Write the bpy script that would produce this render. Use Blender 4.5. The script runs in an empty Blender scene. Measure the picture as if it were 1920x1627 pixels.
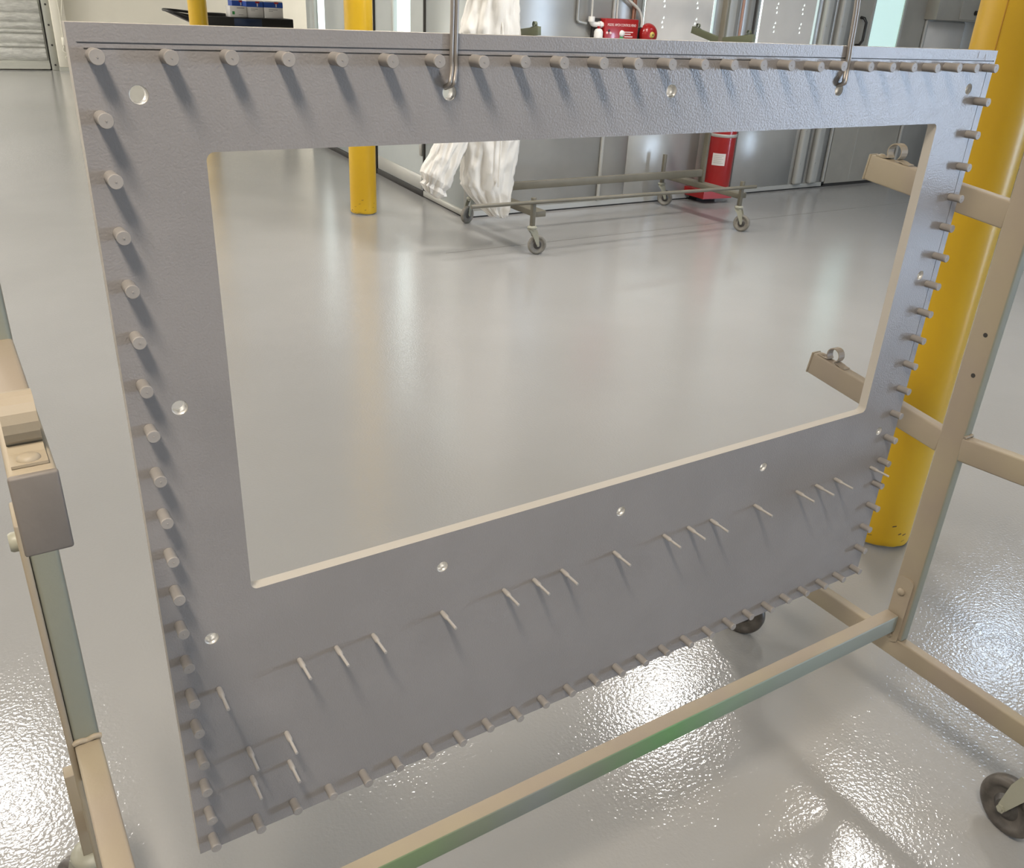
import bpy, bmesh, math, random
from mathutils import Vector, Matrix, noise
from mathutils.geometry import tessellate_polygon

random.seed(7)
SC = bpy.context.scene
COL = SC.collection
PI = math.pi

# ------------------------------------------------------------------ camera
F_PX = 1629.365
cam_d = bpy.data.cameras.new('camera')
cam_d.sensor_fit = 'HORIZONTAL'
cam_d.sensor_width = 36.0
cam_d.lens = F_PX / 1920.0 * 36.0
cam_d.clip_start = 0.02
cam_d.clip_end = 100
cam = bpy.data.objects.new('camera', cam_d)
COL.objects.link(cam)
_r = [[0.8463626049821016, 0.19997029351660844, -0.493641795838635],
      [-0.530475496145463, 0.39933904086884825, -0.7477459986032511],
      [0.04760345446641473, 0.8947291278084277, 0.44406497156838903]]
cam.matrix_world = Matrix.Translation((0, 0, 1.5)) @ Matrix(_r).to_4x4()
SC.camera = cam

# ------------------------------------------------------------------ world: cool daylight beyond the open bay door
W = bpy.data.worlds.new('daylight')
SC.world = W
W.use_nodes = True
_bg = W.node_tree.nodes['Background']
_bg.inputs['Color'].default_value = (0.60, 0.76, 1.0, 1)
_bg.inputs['Strength'].default_value = 40.0

# ------------------------------------------------------------------ exposure
SC.view_settings.view_transform = 'Standard'
SC.view_settings.look = 'None'
SC.view_settings.gamma = 1.0
SC.view_settings.use_curve_mapping = False
SC.view_settings.exposure = 0.0

# ------------------------------------------------------------------ ceiling lamps, the last ones added unseen as fill (x, y, size x, size y, watts, colour)
CEIL = 3.5
WARM = (1.0, 0.95, 0.89)
NEUT = (1.0, 0.965, 0.92)
AMBER = (1.0, 0.89, 0.75)
COOL = (0.62, 0.78, 1.0)
LAMPS = [
    (-0.55, -0.20, 0.35, 0.90, 98, AMBER, 'nearly above the camera'),
    (4.02, 3.75, 0.45, 0.45, 70, WARM, 'above the empty rack by the booth'),
    (4.10, 2.05, 0.45, 0.45, 55, WARM, 'above the yellow column nearest the panel'),
    (-0.45, 5.15, 0.45, 0.90, 45, NEUT, 'over the open floor left of the panel'),
    (7.00, 2.70, 0.70, 0.60, 26, COOL, 'with bluish light right of the yellow column'),
    (2.35, 5.10, 0.60, 0.60, 50, WARM, 'over the floor in front of the booth corner'),
    (-4.5, 4.0, 0.60, 1.20, 100, WARM, 'added as fill far left of the rack'),  # unseen lamp added as fill, like all the following ones
    (-3.0, -5.0, 0.60, 1.20, 70, WARM, 'added as fill behind the camera on the left'),  # added out of view to light the panel's front
    (2.5, -5.0, 0.60, 1.20, 50, WARM, 'added as fill behind the camera on the right'),
    (-2.6, 9.5, 0.60, 1.20, 260, NEUT, 'added as fill over the open floor far behind the panel'),  # added to brighten the far floor and wall
    (-4.5, 13.0, 0.60, 1.20, 340, NEUT, 'added as fill at the far left by the roller door'),
    (-2.5, 16.5, 0.60, 1.20, 420, NEUT, 'added as fill in front of the cream far wall'),
    (8.5, 15.5, 0.60, 1.20, 320, NEUT, 'added as fill beyond the booth near the black cart'),
]
for lx, ly, sx, sy, pw, colr, _n in LAMPS:
    ld = bpy.data.lights.new('ceiling_lamp_light', 'AREA')
    ld.shape = 'RECTANGLE'
    ld.size = sx
    ld.size_y = sy
    ld.energy = pw
    ld.color = colr
    lo = bpy.data.objects.new('ceiling_lamp_light', ld)
    lo.location = (lx, ly, CEIL - 0.085)
    COL.objects.link(lo)
pd = bpy.data.lights.new('bay_door_portal', 'AREA')
pd.shape = 'RECTANGLE'
pd.size = 2.6
pd.size_y = 2.4
pd.cycles.is_portal = True
po = bpy.data.objects.new('bay_door_portal', pd)
po.matrix_world = Matrix.Translation((10.98, -6.8, 1.3)) @ Matrix.Rotation(PI / 2, 4, 'Y')
COL.objects.link(po)


# ------------------------------------------------------------------ helpers
class MB:
    """collects shapes into one mesh"""
    def __init__(s):
        s.v = []
        s.f = []
        s.m = []
        s.sm = []

    def add(s, vs, fs, mi=0, smooth=False):
        o = len(s.v)
        s.v += [tuple(p) for p in vs]
        for f in fs:
            s.f.append(tuple(i + o for i in f))
            s.m.append(mi)
            s.sm.append(smooth)
        return s

    def box(s, x0, x1, y0, y1, z0, z1, mi=0):
        vs = [(x, y, z) for z in (z0, z1) for y in (y0, y1) for x in (x0, x1)]
        fs = [(0, 2, 3, 1), (4, 5, 7, 6), (0, 1, 5, 4), (2, 6, 7, 3), (0, 4, 6, 2), (1, 3, 7, 5)]
        return s.add(vs, fs, mi)

    def rbox(s, x0, x1, y0, y1, z0, z1, r=0.003, seg=2, mi=0, facemat=None):
        bm = bmesh.new()
        bmesh.ops.create_cube(bm, size=1)
        for v in bm.verts:
            v.co = Vector(((x0 + x1) / 2 + v.co.x * (x1 - x0), (y0 + y1) / 2 + v.co.y * (y1 - y0),
                           (z0 + z1) / 2 + v.co.z * (z1 - z0)))
        bmesh.ops.bevel(bm, geom=bm.edges[:], offset=r, segments=seg, affect='EDGES', profile=0.5)
        bm.normal_update()
        bm.verts.index_update()
        o = len(s.v)
        s.v += [tuple(v.co) for v in bm.verts]
        for f in bm.faces:
            s.f.append(tuple(v.index + o for v in f.verts))
            k = mi
            if facemat:
                for ax, mm in facemat:
                    if f.normal.dot(Vector(ax)) > 0.7:
                        k = mm
            s.m.append(k)
            s.sm.append(True)
        bm.free()
        return s

    def cyl(s, p0, p1, r0, r1=None, n=20, mi=0, cap=True, smooth=True):
        r1 = r0 if r1 is None else r1
        p0 = Vector(p0)
        p1 = Vector(p1)
        d = (p1 - p0).normalized()
        a = d.orthogonal().normalized()
        b = d.cross(a)
        vs = []
        for p, r in ((p0, r0), (p1, r1)):
            for i in range(n):
                t = 2 * PI * i / n
                vs.append(p + a * (r * math.cos(t)) + b * (r * math.sin(t)))
        fs = [(i, (i + 1) % n, n + (i + 1) % n, n + i) for i in range(n)]
        s.add(vs, fs, mi, smooth)
        if cap:
            s.add(vs, [tuple(range(n - 1, -1, -1)), tuple(range(n, 2 * n))], mi)
        return s

    def lathe(s, prof, c=(0, 0, 0), axis='Z', n=28, mi=0, smooth=True):
        """prof: list of (radius, height) along axis"""
        vs = []
        for r, h in prof:
            for i in range(n):
                t = 2 * PI * i / n
                x, y = r * math.cos(t), r * math.sin(t)
                if axis == 'Z':
                    p = (x, y, h)
                elif axis == 'Y':
                    p = (x, h, -y)
                else:
                    p = (h, x, y)
                vs.append((p[0] + c[0], p[1] + c[1], p[2] + c[2]))
        fs = []
        for k in range(len(prof) - 1):
            for i in range(n):
                j = (i + 1) % n
                fs.append((k * n + i, k * n + j, (k + 1) * n + j, (k + 1) * n + i))
        s.add(vs, fs, mi, smooth)
        L = len(prof) - 1
        ends = []
        if prof[0][0] > 1e-5:
            ends.append(tuple(range(n - 1, -1, -1)))
        if prof[-1][0] > 1e-5:
            ends.append(tuple(range(L * n, L * n + n)))
        s.add(vs, ends, mi)
        return s

    def tube(s, pts, r, n=10, mi=0, sub=0):
        pts = [Vector(p) for p in pts]
        if sub:
            q = []
            m = len(pts)
            for i in range(m - 1):
                p0 = pts[max(i - 1, 0)]
                p1 = pts[i]
                p2 = pts[i + 1]
                p3 = pts[min(i + 2, m - 1)]
                for k in range(sub):
                    t = k / sub
                    q.append(0.5 * ((2 * p1) + (p2 - p0) * t + (2 * p0 - 5 * p1 + 4 * p2 - p3) * t * t
                                    + (3 * p1 - p0 - 3 * p2 + p3) * t ** 3))
            q.append(pts[-1])
            pts = q
        vs = []
        a = None
        for i, p in enumerate(pts):
            d = (pts[min(i + 1, len(pts) - 1)] - pts[max(i - 1, 0)]).normalized()
            if a is None:
                a = d.orthogonal().normalized()
            else:
                a = (a - d * a.dot(d)).normalized()
            b = d.cross(a)
            for k in range(n):
                t = 2 * PI * k / n
                vs.append(p + a * (r * math.cos(t)) + b * (r * math.sin(t)))
        fs = []
        for i in range(len(pts) - 1):
            for k in range(n):
                j = (k + 1) % n
                fs.append((i * n + k, i * n + j, (i + 1) * n + j, (i + 1) * n + k))
        s.add(vs, fs, mi, True)
        m = (len(pts) - 1) * n
        s.add(vs, [tuple(range(n - 1, -1, -1)), tuple(range(m, m + n))], mi)
        return s

    def strap(s, prof, x0, x1, th, mi=0):
        """a flat strap: profile in (y, z), extruded along x with thickness th"""
        pr = [Vector((0, a, b)) for a, b in prof]
        out = []
        for i, p in enumerate(pr):
            d = (pr[min(i + 1, len(pr) - 1)] - pr[max(i - 1, 0)]).normalized()
            nn = Vector((0, -d.z, d.y))
            out.append((p - nn * th / 2, p + nn * th / 2))
        vs = []
        for a, b in out:
            for x in (x0, x1):
                vs.append((x, a.y, a.z))
                vs.append((x, b.y, b.z))
        fs = []
        for i in range(len(out) - 1):
            o = i * 4
            fs += [(o, o + 4, o + 6, o + 2), (o + 1, o + 3, o + 7, o + 5), (o, o + 1, o + 5, o + 4), (o + 2, o + 6, o + 7, o + 3)]
        e = (len(out) - 1) * 4
        fs += [(0, 2, 3, 1), (e, e + 1, e + 3, e + 2)]
        return s.add(vs, fs, mi)

    def xf(s, M, start=0):
        s.v[start:] = [tuple(M @ Vector(p)) for p in s.v[start:]]
        return s

    def mesh(s, name, mats):
        me = bpy.data.meshes.new(name)
        me.from_pydata(s.v, [], s.f)
        for m in mats:
            me.materials.append(m)
        me.polygons.foreach_set('material_index', s.m)
        me.polygons.foreach_set('use_smooth', s.sm)
        me.update()
        return me


def link(name, me, parent=None, loc=(0, 0, 0)):
    o = bpy.data.objects.new(name, me)
    COL.objects.link(o)
    o.location = loc
    if parent is not None:
        o.parent = parent
    return o


def obj(name, mb, mats, parent=None, base=None):
    """mesh in world coordinates; base = world origin of the top-level parent"""
    if not isinstance(mats, (list, tuple)):
        mats = [mats]
    if base is None and parent is not None:
        q = parent
        base = Vector((0, 0, 0))
        while q is not None:
            base = base + q.location
            q = q.parent
    if base is not None:
        b = Vector(base)
        mb.v = [tuple(Vector(p) - b) for p in mb.v]
    me = mb.mesh(name, mats)
    o = link(name, me, parent)
    if base is not None and parent is None:
        o.location = base
    return o


def thing(name, label, cat, loc=(0, 0, 0), group=None):
    o = bpy.data.objects.new(name, None)
    o.empty_display_size = 0.05
    COL.objects.link(o)
    o.location = loc
    return tag(o, label, cat, group)


def tag(o, label, cat, group=None):
    o['label'] = label
    o['category'] = cat
    if group:
        o['group'] = group
    return o


def struct(o, label=None):
    o['kind'] = 'structure'
    if label:
        o['label'] = label
    return o


def circle_loop(cx, cz, r, n):
    return [(cx + r * math.cos(2 * PI * i / n), cz + r * math.sin(2 * PI * i / n)) for i in range(n)]


def rrect_loop(x0, x1, z0, z1, r, n=6):
    L = []
    for cx, cz, a0 in ((x1 - r, z1 - r, 0), (x0 + r, z1 - r, 90), (x0 + r, z0 + r, 180), (x1 - r, z0 + r, 270)):
        for k in range(n + 1):
            a = math.radians(a0 + 90 * k / n)
            L.append((cx + r * math.cos(a), cz + r * math.sin(a)))
    return L


def sheet(mb, outer, holes, y0, y1, grooves=(), gd=0.001, mi=0, groove_mi=None, rim_mi=None):
    """a plate in the XZ plane between y0 (front) and y1 (back) with through holes and shallow grooves in the front"""
    def fill(loops, y, flip):
        pts = [[Vector((a, b, 0)) for a, b in l] for l in loops]
        flat = [p for l in pts for p in l]
        tris = tessellate_polygon(pts)
        vs = [(p.x, y, p.y) for p in flat]
        fs = []
        for t in tris:
            a, b, c = (flat[i] for i in t)
            ar = (b.x - a.x) * (c.y - a.y) - (b.y - a.y) * (c.x - a.x)
            if abs(ar) < 1e-14:
                continue
            t = tuple(t) if ar > 0 else tuple(reversed(t))
            fs.append(tuple(reversed(t)) if flip else t)
        mb.add(vs, fs, mi)
    fill([outer] + list(holes) + list(grooves), y0, False)
    fill([outer] + list(holes), y1, True)

    def wall(l, ya, yb, smooth, k):
        n = len(l)
        vs = [(a, ya, b) for a, b in l] + [(a, yb, b) for a, b in l]
        mb.add(vs, [(i, (i + 1) % n, n + (i + 1) % n, n + i) for i in range(n)], k, smooth)
    rm = mi if rim_mi is None else rim_mi
    wall(outer, y0, y1, False, rm)
    for h in holes:
        wall(h, y0, y1, len(h) > 8, rm)
    gm = mi if groove_mi is None else groove_mi
    for g in grooves:
        wall(g, y0, y0 + gd, False, gm)
        mb.add([(a, y0 + gd, b) for a, b in g], [tuple(range(len(g)))], gm)
    return mb


# ------------------------------------------------------------------ materials
def mat(name, color, rough=0.5, metal=0.0, spec=0.5, var=0.0, vscale=6.0, col2=None, bump=0.0, bscale=200.0,
        bdist=0.001, emit=None, estr=1.0, mixlo=0.4, mixhi=0.6, detail=4.0, vec=(1, 1, 1), rvar=0.0, coat=0.0):
    m = bpy.data.materials.new(name)
    m.use_nodes = True
    nt = m.node_tree
    b = nt.nodes['Principled BSDF']
    b.inputs['Base Color'].default_value = (*color, 1)
    b.inputs['Roughness'].default_value = rough
    b.inputs['Metallic'].default_value = metal
    b.inputs['Specular IOR Level'].default_value = spec
    if coat:
        b.inputs['Coat Weight'].default_value = coat
        b.inputs['Coat Roughness'].default_value = 0.08
    tc = nt.nodes.new('ShaderNodeTexCoord')
    geo = nt.nodes.new('ShaderNodeNewGeometry')
    mp = nt.nodes.new('ShaderNodeMapping')
    mp.inputs['Scale'].default_value = vec
    nt.links.new(geo.outputs['Position'], mp.inputs['Vector'])
    if var > 0 or col2 is not None or rvar > 0:
        n = nt.nodes.new('ShaderNodeTexNoise')
        n.inputs['Scale'].default_value = vscale
        n.inputs['Detail'].default_value = detail
        nt.links.new(mp.outputs['Vector'], n.inputs['Vector'])
        rp = nt.nodes.new('ShaderNodeValToRGB')
        rp.color_ramp.elements[0].position = mixlo
        rp.color_ramp.elements[1].position = mixhi
        if col2 is None:
            c0 = tuple(c * (1 - var) for c in color)
            c1 = tuple(min(1, c * (1 + var)) for c in color)
        else:
            c0, c1 = color, col2
        rp.color_ramp.elements[0].color = (*c0, 1)
        rp.color_ramp.elements[1].color = (*c1, 1)
        nt.links.new(n.outputs['Fac'], rp.inputs['Fac'])
        nt.links.new(rp.outputs['Color'], b.inputs['Base Color'])
        if rvar > 0:
            mr = nt.nodes.new('ShaderNodeMapRange')
            mr.inputs['To Min'].default_value = rough - rvar
            mr.inputs['To Max'].default_value = rough + rvar
            nt.links.new(n.outputs['Fac'], mr.inputs['Value'])
            nt.links.new(mr.outputs['Result'], b.inputs['Roughness'])
    if bump > 0:
        n2 = nt.nodes.new('ShaderNodeTexNoise')
        n2.inputs['Scale'].default_value = bscale
        n2.inputs['Detail'].default_value = 1.5
        nt.links.new(mp.outputs['Vector'], n2.inputs['Vector'])
        bp = nt.nodes.new('ShaderNodeBump')
        bp.inputs['Strength'].default_value = bump
        bp.inputs['Distance'].default_value = bdist
        nt.links.new(n2.outputs['Fac'], bp.inputs['Height'])
        nt.links.new(bp.outputs['Normal'], b.inputs['Normal'])
    if emit is not None:
        b.inputs['Emission Color'].default_value = (*emit, 1)
        b.inputs['Emission Strength'].default_value = estr
    return m


M = {}
M['floor'] = mat('grey_epoxy_floor', (0.325, 0.320, 0.308), 0.10, spec=0.5, var=0.03, vscale=0.8, bump=0.43, bscale=120, bdist=0.0016)
M['joint'] = mat('floor_joint', (0.16, 0.155, 0.145), 0.8, spec=0.1)
M['ceiling'] = mat('white_ceiling', (0.74, 0.73, 0.70), 0.8, var=0.02)
M['wall_white'] = mat('cream_wall', (0.70, 0.67, 0.57), 0.6, var=0.03, vscale=1.5)
M['wall_side'] = mat('pale_shop_wall', (0.66, 0.65, 0.61), 0.6, var=0.03, vscale=1.5)
M['galv'] = mat('galvanised_sheet', (0.42, 0.415, 0.39), 0.34, metal=0.35, var=0.05, vscale=3.0, rvar=0.04)
M['galv_blue'] = mat('blue_grey_sheet', (0.44, 0.47, 0.465), 0.42, metal=0.2, var=0.03, vscale=2.0)
M['galv_light'] = mat('zinc_flange', (0.45, 0.445, 0.41), 0.42, metal=0.2)
M['galv_dark'] = mat('dull_steel_door', (0.38, 0.36, 0.31), 0.38, metal=0.2, var=0.05, vscale=4.0)
M['rubber_gap'] = mat('black_rubber_gap', (0.03, 0.028, 0.025), 0.7)  # rubber parts; also paints the gap shade along the wall foot
M['win_white'] = mat('lit_booth_glass', (0.8, 0.9, 0.9), 0.1, emit=(0.86, 1.0, 1.0), estr=1.5)
M['win_cyan'] = mat('lit_frosted_glass', (0.6, 0.8, 0.78), 0.2, emit=(0.60, 0.84, 0.78), estr=0.62)
M['white_sheet'] = mat('white_painted_sheet', (0.66, 0.63, 0.58), 0.4, var=0.02)
M['plate'] = mat('grey_primer_paint', (0.262, 0.248, 0.243), 0.33, spec=0.5, var=0.03, vscale=9.0, bump=0.42, bscale=430, bdist=0.0009)
M['rim'] = mat('lit_rim_paint', (0.42, 0.388, 0.34), 0.5)  # edges paler than the face: cream tone plus overhead light painted in
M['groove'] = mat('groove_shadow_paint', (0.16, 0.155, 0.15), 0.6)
M['plate_edge'] = mat('cream_sealant', (0.62, 0.56, 0.47), 0.6)
M['bare'] = mat('bare_bright_steel', (0.70, 0.68, 0.64), 0.35, metal=0.5, var=0.12, vscale=160)
M['stud'] = mat('painted_stud', (0.31, 0.288, 0.268), 0.45, var=0.05, vscale=30)
M['pin'] = mat('painted_pin', (0.39, 0.365, 0.34), 0.45)
M['wire'] = mat('hook_wire_steel', (0.34, 0.31, 0.28), 0.4, metal=0.6)
M['tan'] = mat('tan_overspray_paint', (0.33, 0.278, 0.195), 0.55, col2=(0.305, 0.252, 0.193), vscale=5, bump=0.15, bscale=400, bdist=0.0006)
M['sage'] = mat('sage_overspray_light_tint', (0.26, 0.26, 0.20), 0.55, col2=(0.24, 0.25, 0.205), vscale=4, bump=0.15, bscale=400, bdist=0.0006)  # post fronts: overspray green, with the light's tint painted in
def beam_paint():
    m = bpy.data.materials.new('green_oversprayed_beam_face')
    m.use_nodes = True
    nt = m.node_tree
    b = nt.nodes['Principled BSDF']
    b.inputs['Roughness'].default_value = 0.5
    g = nt.nodes.new('ShaderNodeNewGeometry')
    sp = nt.nodes.new('ShaderNodeSeparateXYZ')
    nz = nt.nodes.new('ShaderNodeTexNoise')
    nz.inputs['Scale'].default_value = 12
    mr = nt.nodes.new('ShaderNodeMath')
    mr.operation = 'MULTIPLY_ADD'
    mr.inputs[1].default_value = 0.12
    ad = nt.nodes.new('ShaderNodeMath')
    ad.operation = 'MULTIPLY'
    ad.inputs[1].default_value = 0.6
    rp = nt.nodes.new('ShaderNodeValToRGB')
    stops = [(0.25, (.15, .23, .105)), (.46, (.17, .235, .12)), (.57, (.19, .215, .15)), (.66, (.205, .22, .20)), (.80, (.18, .22, .145)),
             (.95, (.135, .29, .11)), (1.08, (.19, .285, .17)), (1.22, (.25, .29, .245)), (1.55, (.27, .29, .25))]
    el = rp.color_ramp.elements
    while len(el) < len(stops):
        el.new(0.5)
    for e, (x, c) in zip(el, stops):
        e.position = x * 0.6
        e.color = (*c, 1)
    nt.links.new(g.outputs['Position'], sp.inputs[0])
    nt.links.new(g.outputs['Position'], nz.inputs['Vector'])
    nt.links.new(nz.outputs['Fac'], mr.inputs[0])
    nt.links.new(sp.outputs['X'], mr.inputs[2])
    nt.links.new(mr.outputs[0], ad.inputs[0])
    nt.links.new(ad.outputs[0], rp.inputs['Fac'])
    nt.links.new(rp.outputs['Color'], b.inputs['Base Color'])
    return m


M['green'] = beam_paint()
M['cap'] = mat('taupe_end_cap', (0.17, 0.150, 0.132), 0.6, var=0.06, vscale=25, bump=0.2, bscale=300, bdist=0.0006)
M['rack_far'] = mat('olive_grey_rack', (0.135, 0.122, 0.088), 0.5, col2=(0.17, 0.155, 0.118), vscale=4)
M['rack_far_green'] = mat('olive_green_arm', (0.12, 0.132, 0.078), 0.5)
M['tyre'] = mat('dark_caster_tyre', (0.085, 0.075, 0.065), 0.45, var=0.25, vscale=40)
M['tyre_grey'] = mat('grey_caster_tyre', (0.20, 0.185, 0.155), 0.5, var=0.1, vscale=40)
M['hub'] = mat('caster_hub', (0.06, 0.055, 0.05), 0.4)
M['fork'] = mat('caster_fork_paint', (0.32, 0.315, 0.25), 0.45)
M['yellow'] = mat('yellow_sleeve_plastic', (0.66, 0.41, 0.013), 0.38, col2=(0.61, 0.365, 0.011), vscale=1.6)
M['scuff'] = mat('black_scuff', (0.05, 0.04, 0.03), 0.6)
M['suit'] = mat('white_tyvek_fabric', (0.80, 0.77, 0.71), 0.7, bump=0.25, bscale=70, bdist=0.004)
M['red'] = mat('red_enamel', (0.33, 0.010, 0.010), 0.28, coat=0.3)
M['white'] = mat('white_plastic', (0.75, 0.73, 0.69), 0.4)
M['paper'] = mat('paper_label', (0.72, 0.68, 0.64), 0.6)
M['ink'] = mat('grey_print', (0.30, 0.28, 0.28), 0.7)
M['print_white'] = mat('white_print', (0.80, 0.62, 0.58), 0.5)
M['gold'] = mat('bell_hub_gold', (0.55, 0.42, 0.10), 0.4)
M['black'] = mat('black_plastic', (0.016, 0.015, 0.014), 0.4)
M['copper'] = mat('copper_pipe', (0.33, 0.16, 0.10), 0.4, metal=0.4)
M['conduit'] = mat('white_cable', (0.60, 0.58, 0.53), 0.5)
M['blue'] = mat('blue_carton_print', (0.02, 0.075, 0.36), 0.5)
M['bluedark'] = mat('dark_blue_print', (0.016, 0.03, 0.07), 0.4)
M['foil'] = mat('silver_foil_insulation', (0.60, 0.60, 0.56), 0.32, metal=0.55, var=0.10, vscale=7, bump=0.6, bscale=16, bdist=0.02, vec=(1, 1, 4))
M['frame_grey'] = mat('grey_door_frame', (0.38, 0.38, 0.33), 0.5)
M['greenp'] = mat('green_print', (0.05, 0.30, 0.08), 0.5)
M['lamp_body'] = mat('lamp_housing', (0.75, 0.75, 0.74), 0.4)
M['pink'] = mat('pinkish_pipe', (0.42, 0.25, 0.19), 0.5)

# ------------------------------------------------------------------ the room shell
XL, XR, YB, YF = -8.0, 11.0, -11.0, 19.0
fl = struct(obj('floor', MB().box(XL - .2, XR + 5, YB - .2, YF + .2, -0.1, 0.0), M['floor']), 'glossy light grey epoxy floor')
j = MB()
j.box(2.7, 9.5, 4.995, 5.001, 0.0, 0.0005)
obj('floor_joint', j, M['joint'], fl)
struct(obj('ceiling', MB().box(XL - .2, XR + .2, YB - .2, YF + .2, CEIL, CEIL + 0.1), M['ceiling']))
struct(obj('wall_left', MB().box(XL - .2, XL, YB, YF, 0, CEIL), M['wall_side']))
struct(obj('wall_back', MB().box(XL, XR, YB - .2, YB, 0, CEIL), M['wall_side']))
wr = MB()
wr.box(XR, XR + .2, YB, -8.0, 0, CEIL)
wr.box(XR, XR + .2, -5.6, YF, 0, CEIL)
wr.box(XR, XR + .2, -8.0, -5.6, 2.6, CEIL)
struct(obj('wall_right', wr, M['wall_side']))
struct(obj('wall_far', MB().box(XL, XR, YF, YF + .2, 0, CEIL), M['wall_white']), 'cream far wall beyond the open floor')

# ceiling lamp housings, also on the added fill lamps
for lx, ly, sx, sy, pw, colr, nn in LAMPS:
    t = thing('ceiling_lamp', 'rectangular white ceiling lamp ' + nn, 'lamp', (lx, ly, CEIL), 'ceiling lamps')
    h = MB()
    h.box(lx - sx / 2 - .02, lx + sx / 2 + .02, ly - sy / 2 - .02, ly + sy / 2 + .02, CEIL - .075, CEIL - .002)
    obj('housing', h, M['lamp_body'], t)

# ------------------------------------------------------------------ grey panel with studs
YP = 0.8447
PT = 0.0155
PX0, PX1, PZ0, PZ1 = 0.1061, 1.4215, 0.4868, 1.4692
panel = thing('machined_steel_panel', 'large grey painted steel panel with rectangular opening hung from two wire hooks', 'panel', (0.764, YP, PZ0))
outer = [(PX0, PZ0), (PX1, PZ0), (PX1, PZ1), (PX0, PZ1)]
win = rrect_loop(0.2065, 1.312, 0.874, 1.3642, 0.008)
hx = [0.1555, 0.458, 0.761, 1.066, 1.370]
hpos = [(x, 1.4138) for x in hx] + [(x, 0.8228) for x in hx] + [(0.1545, 1.118), (1.3715, 1.118)]
holes = [circle_loop(x, z, 0.0081, 24) for x, z in hpos]
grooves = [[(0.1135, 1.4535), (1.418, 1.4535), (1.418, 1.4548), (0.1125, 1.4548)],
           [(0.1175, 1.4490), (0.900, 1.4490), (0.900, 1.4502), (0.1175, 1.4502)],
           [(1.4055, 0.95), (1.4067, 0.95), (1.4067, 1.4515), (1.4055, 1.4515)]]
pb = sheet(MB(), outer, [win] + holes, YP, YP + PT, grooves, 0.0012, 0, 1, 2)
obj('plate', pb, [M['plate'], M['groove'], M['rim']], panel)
# bright bores of the holes
for x, z in hpos:
    bo = MB()
    n = 24
    L = circle_loop(x, z, 0.00805, n)
    L2 = circle_loop(x, z, 0.0075, n)
    vs = [(a, YP + .0006, b) for a, b in L] + [(a, YP + PT - .0003, b) for a, b in L] + \
         [(a, YP + .0006, b) for a, b in L2] + [(a, YP + PT - .0003, b) for a, b in L2]
    fs = []
    for i in range(n):
        k = (i + 1) % n
        fs += [(i, k, n + k, n + i), (2 * n + i, 3 * n + i, 3 * n + k, 2 * n + k), (i, 2 * n + i, 2 * n + k, k), (n + i, n + k, 3 * n + k, 3 * n + i)]
    bo.add(vs, fs, 0, True)
    obj('hole_sleeve', bo, M['bare'], panel)
# studs
base = panel.location
smesh = []
for L in (0.0225, 0.0205, 0.0245):
    mb = MB()
    mb.lathe([(0.0056, 0.0), (0.0060, -0.0008), (0.0061, -L + 0.0035), (0.0064, -L + 0.0028), (0.0064, -L + 0.0006), (0.0060, -L)], axis='Y', n=18)
    mb.lathe([(0.0009, -L + .0001), (0.0007, -L - .0005)], axis='Y', n=8)
    smesh.append(mb.mesh('weld_stud', [M['stud']]))
SX = [0.1232] + [0.1818 + 0.05058 * k for k in range(25)]
SZ = [1.4448 - 0.04913 * k for k in range(20)]
spots = [(x, SZ[0]) for x in SX] + [(x, SZ[-1]) for x in SX] + [(SX[0], z) for z in SZ[1:-1]] + [(SX[-1], z) for z in SZ[1:-1]]
for x, z in spots:
    o = link('weld_stud', random.choice(smesh), panel, (x - base.x + random.uniform(-.0006, .0006), 0, z - base.z + random.uniform(-.0006, .0006)))
# thin two-step pins
mb = MB()
mb.lathe([(0.0030, 0.0), (0.0034, -0.0010), (0.0036, -0.0130), (0.0031, -0.0158), (0.0021, -0.0168), (0.0021, -0.0400), (0.0018, -0.0404)], axis='Y', n=12)
pmesh = mb.mesh('stepped_pin', [M['pin']])
for x, z in [(.156, .747), (.256, .7495), (.305, .749), (.356, .749), (.458, .748), (.5575, .75), (.609, .75), (.659, .75), (.757, .7505),
             (.858, .7505), (.910, .75), (.961, .749), (1.063, .749), (1.168, .748), (1.220, .747), (1.271, .747), (1.373, .746),
             (.182, .636), (.2315, .638), (.182, .5855), (.232, .587)]:
    link('stepped_pin', pmesh, panel, (x - base.x, 0, z - base.z))
# torn cream sealant along the right edge
se = MB()
zz = [1.3335 + 0.007 * k for k in range(19)]
vs = []
for i, z in enumerate(zz):
    w = 0.0008 + 0.0032 * (0.5 + 0.5 * math.sin(i * 1.9)) * random.uniform(.5, 1) if 0 < i < 18 else 0.0
    if i > 13:
        w *= 0.4
    vs += [(PX1 - .0005, YP + .0012, z), (PX1 + w, YP + .003, z), (PX1 + w * .8, YP + PT - .002, z), (PX1 - .0005, YP + PT - .001, z)]
fs = []
for i in range(18):
    for k in range(4):
        q = (k + 1) % 4
        fs.append((i * 4 + k, i * 4 + q, i * 4 + 4 + q, i * 4 + 4 + k))
se.add(vs, fs, 0, True)
obj('torn_sealant', se, M['plate_edge'], panel)
# pencilled marks top right
mk = MB()
for x, z, w, hgt, a in [(1.3725, 1.4645, .0016, .005, .2), (1.3895, 1.4585, .0008, .008, .15), (1.3925, 1.4590, .0008, .010, -.12), (1.372, 1.4600, .0009, .004, .1)]:
    st = len(mk.v)
    mk.box(-w / 2, w / 2, YP - .0002, YP + .0002, -hgt / 2, hgt / 2)
    mk.xf(Matrix.Translation((x, 0, z)) @ Matrix.Rotation(a, 4, 'Y'), st)
obj('pen_mark', mk, M['ink'], panel)


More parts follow.
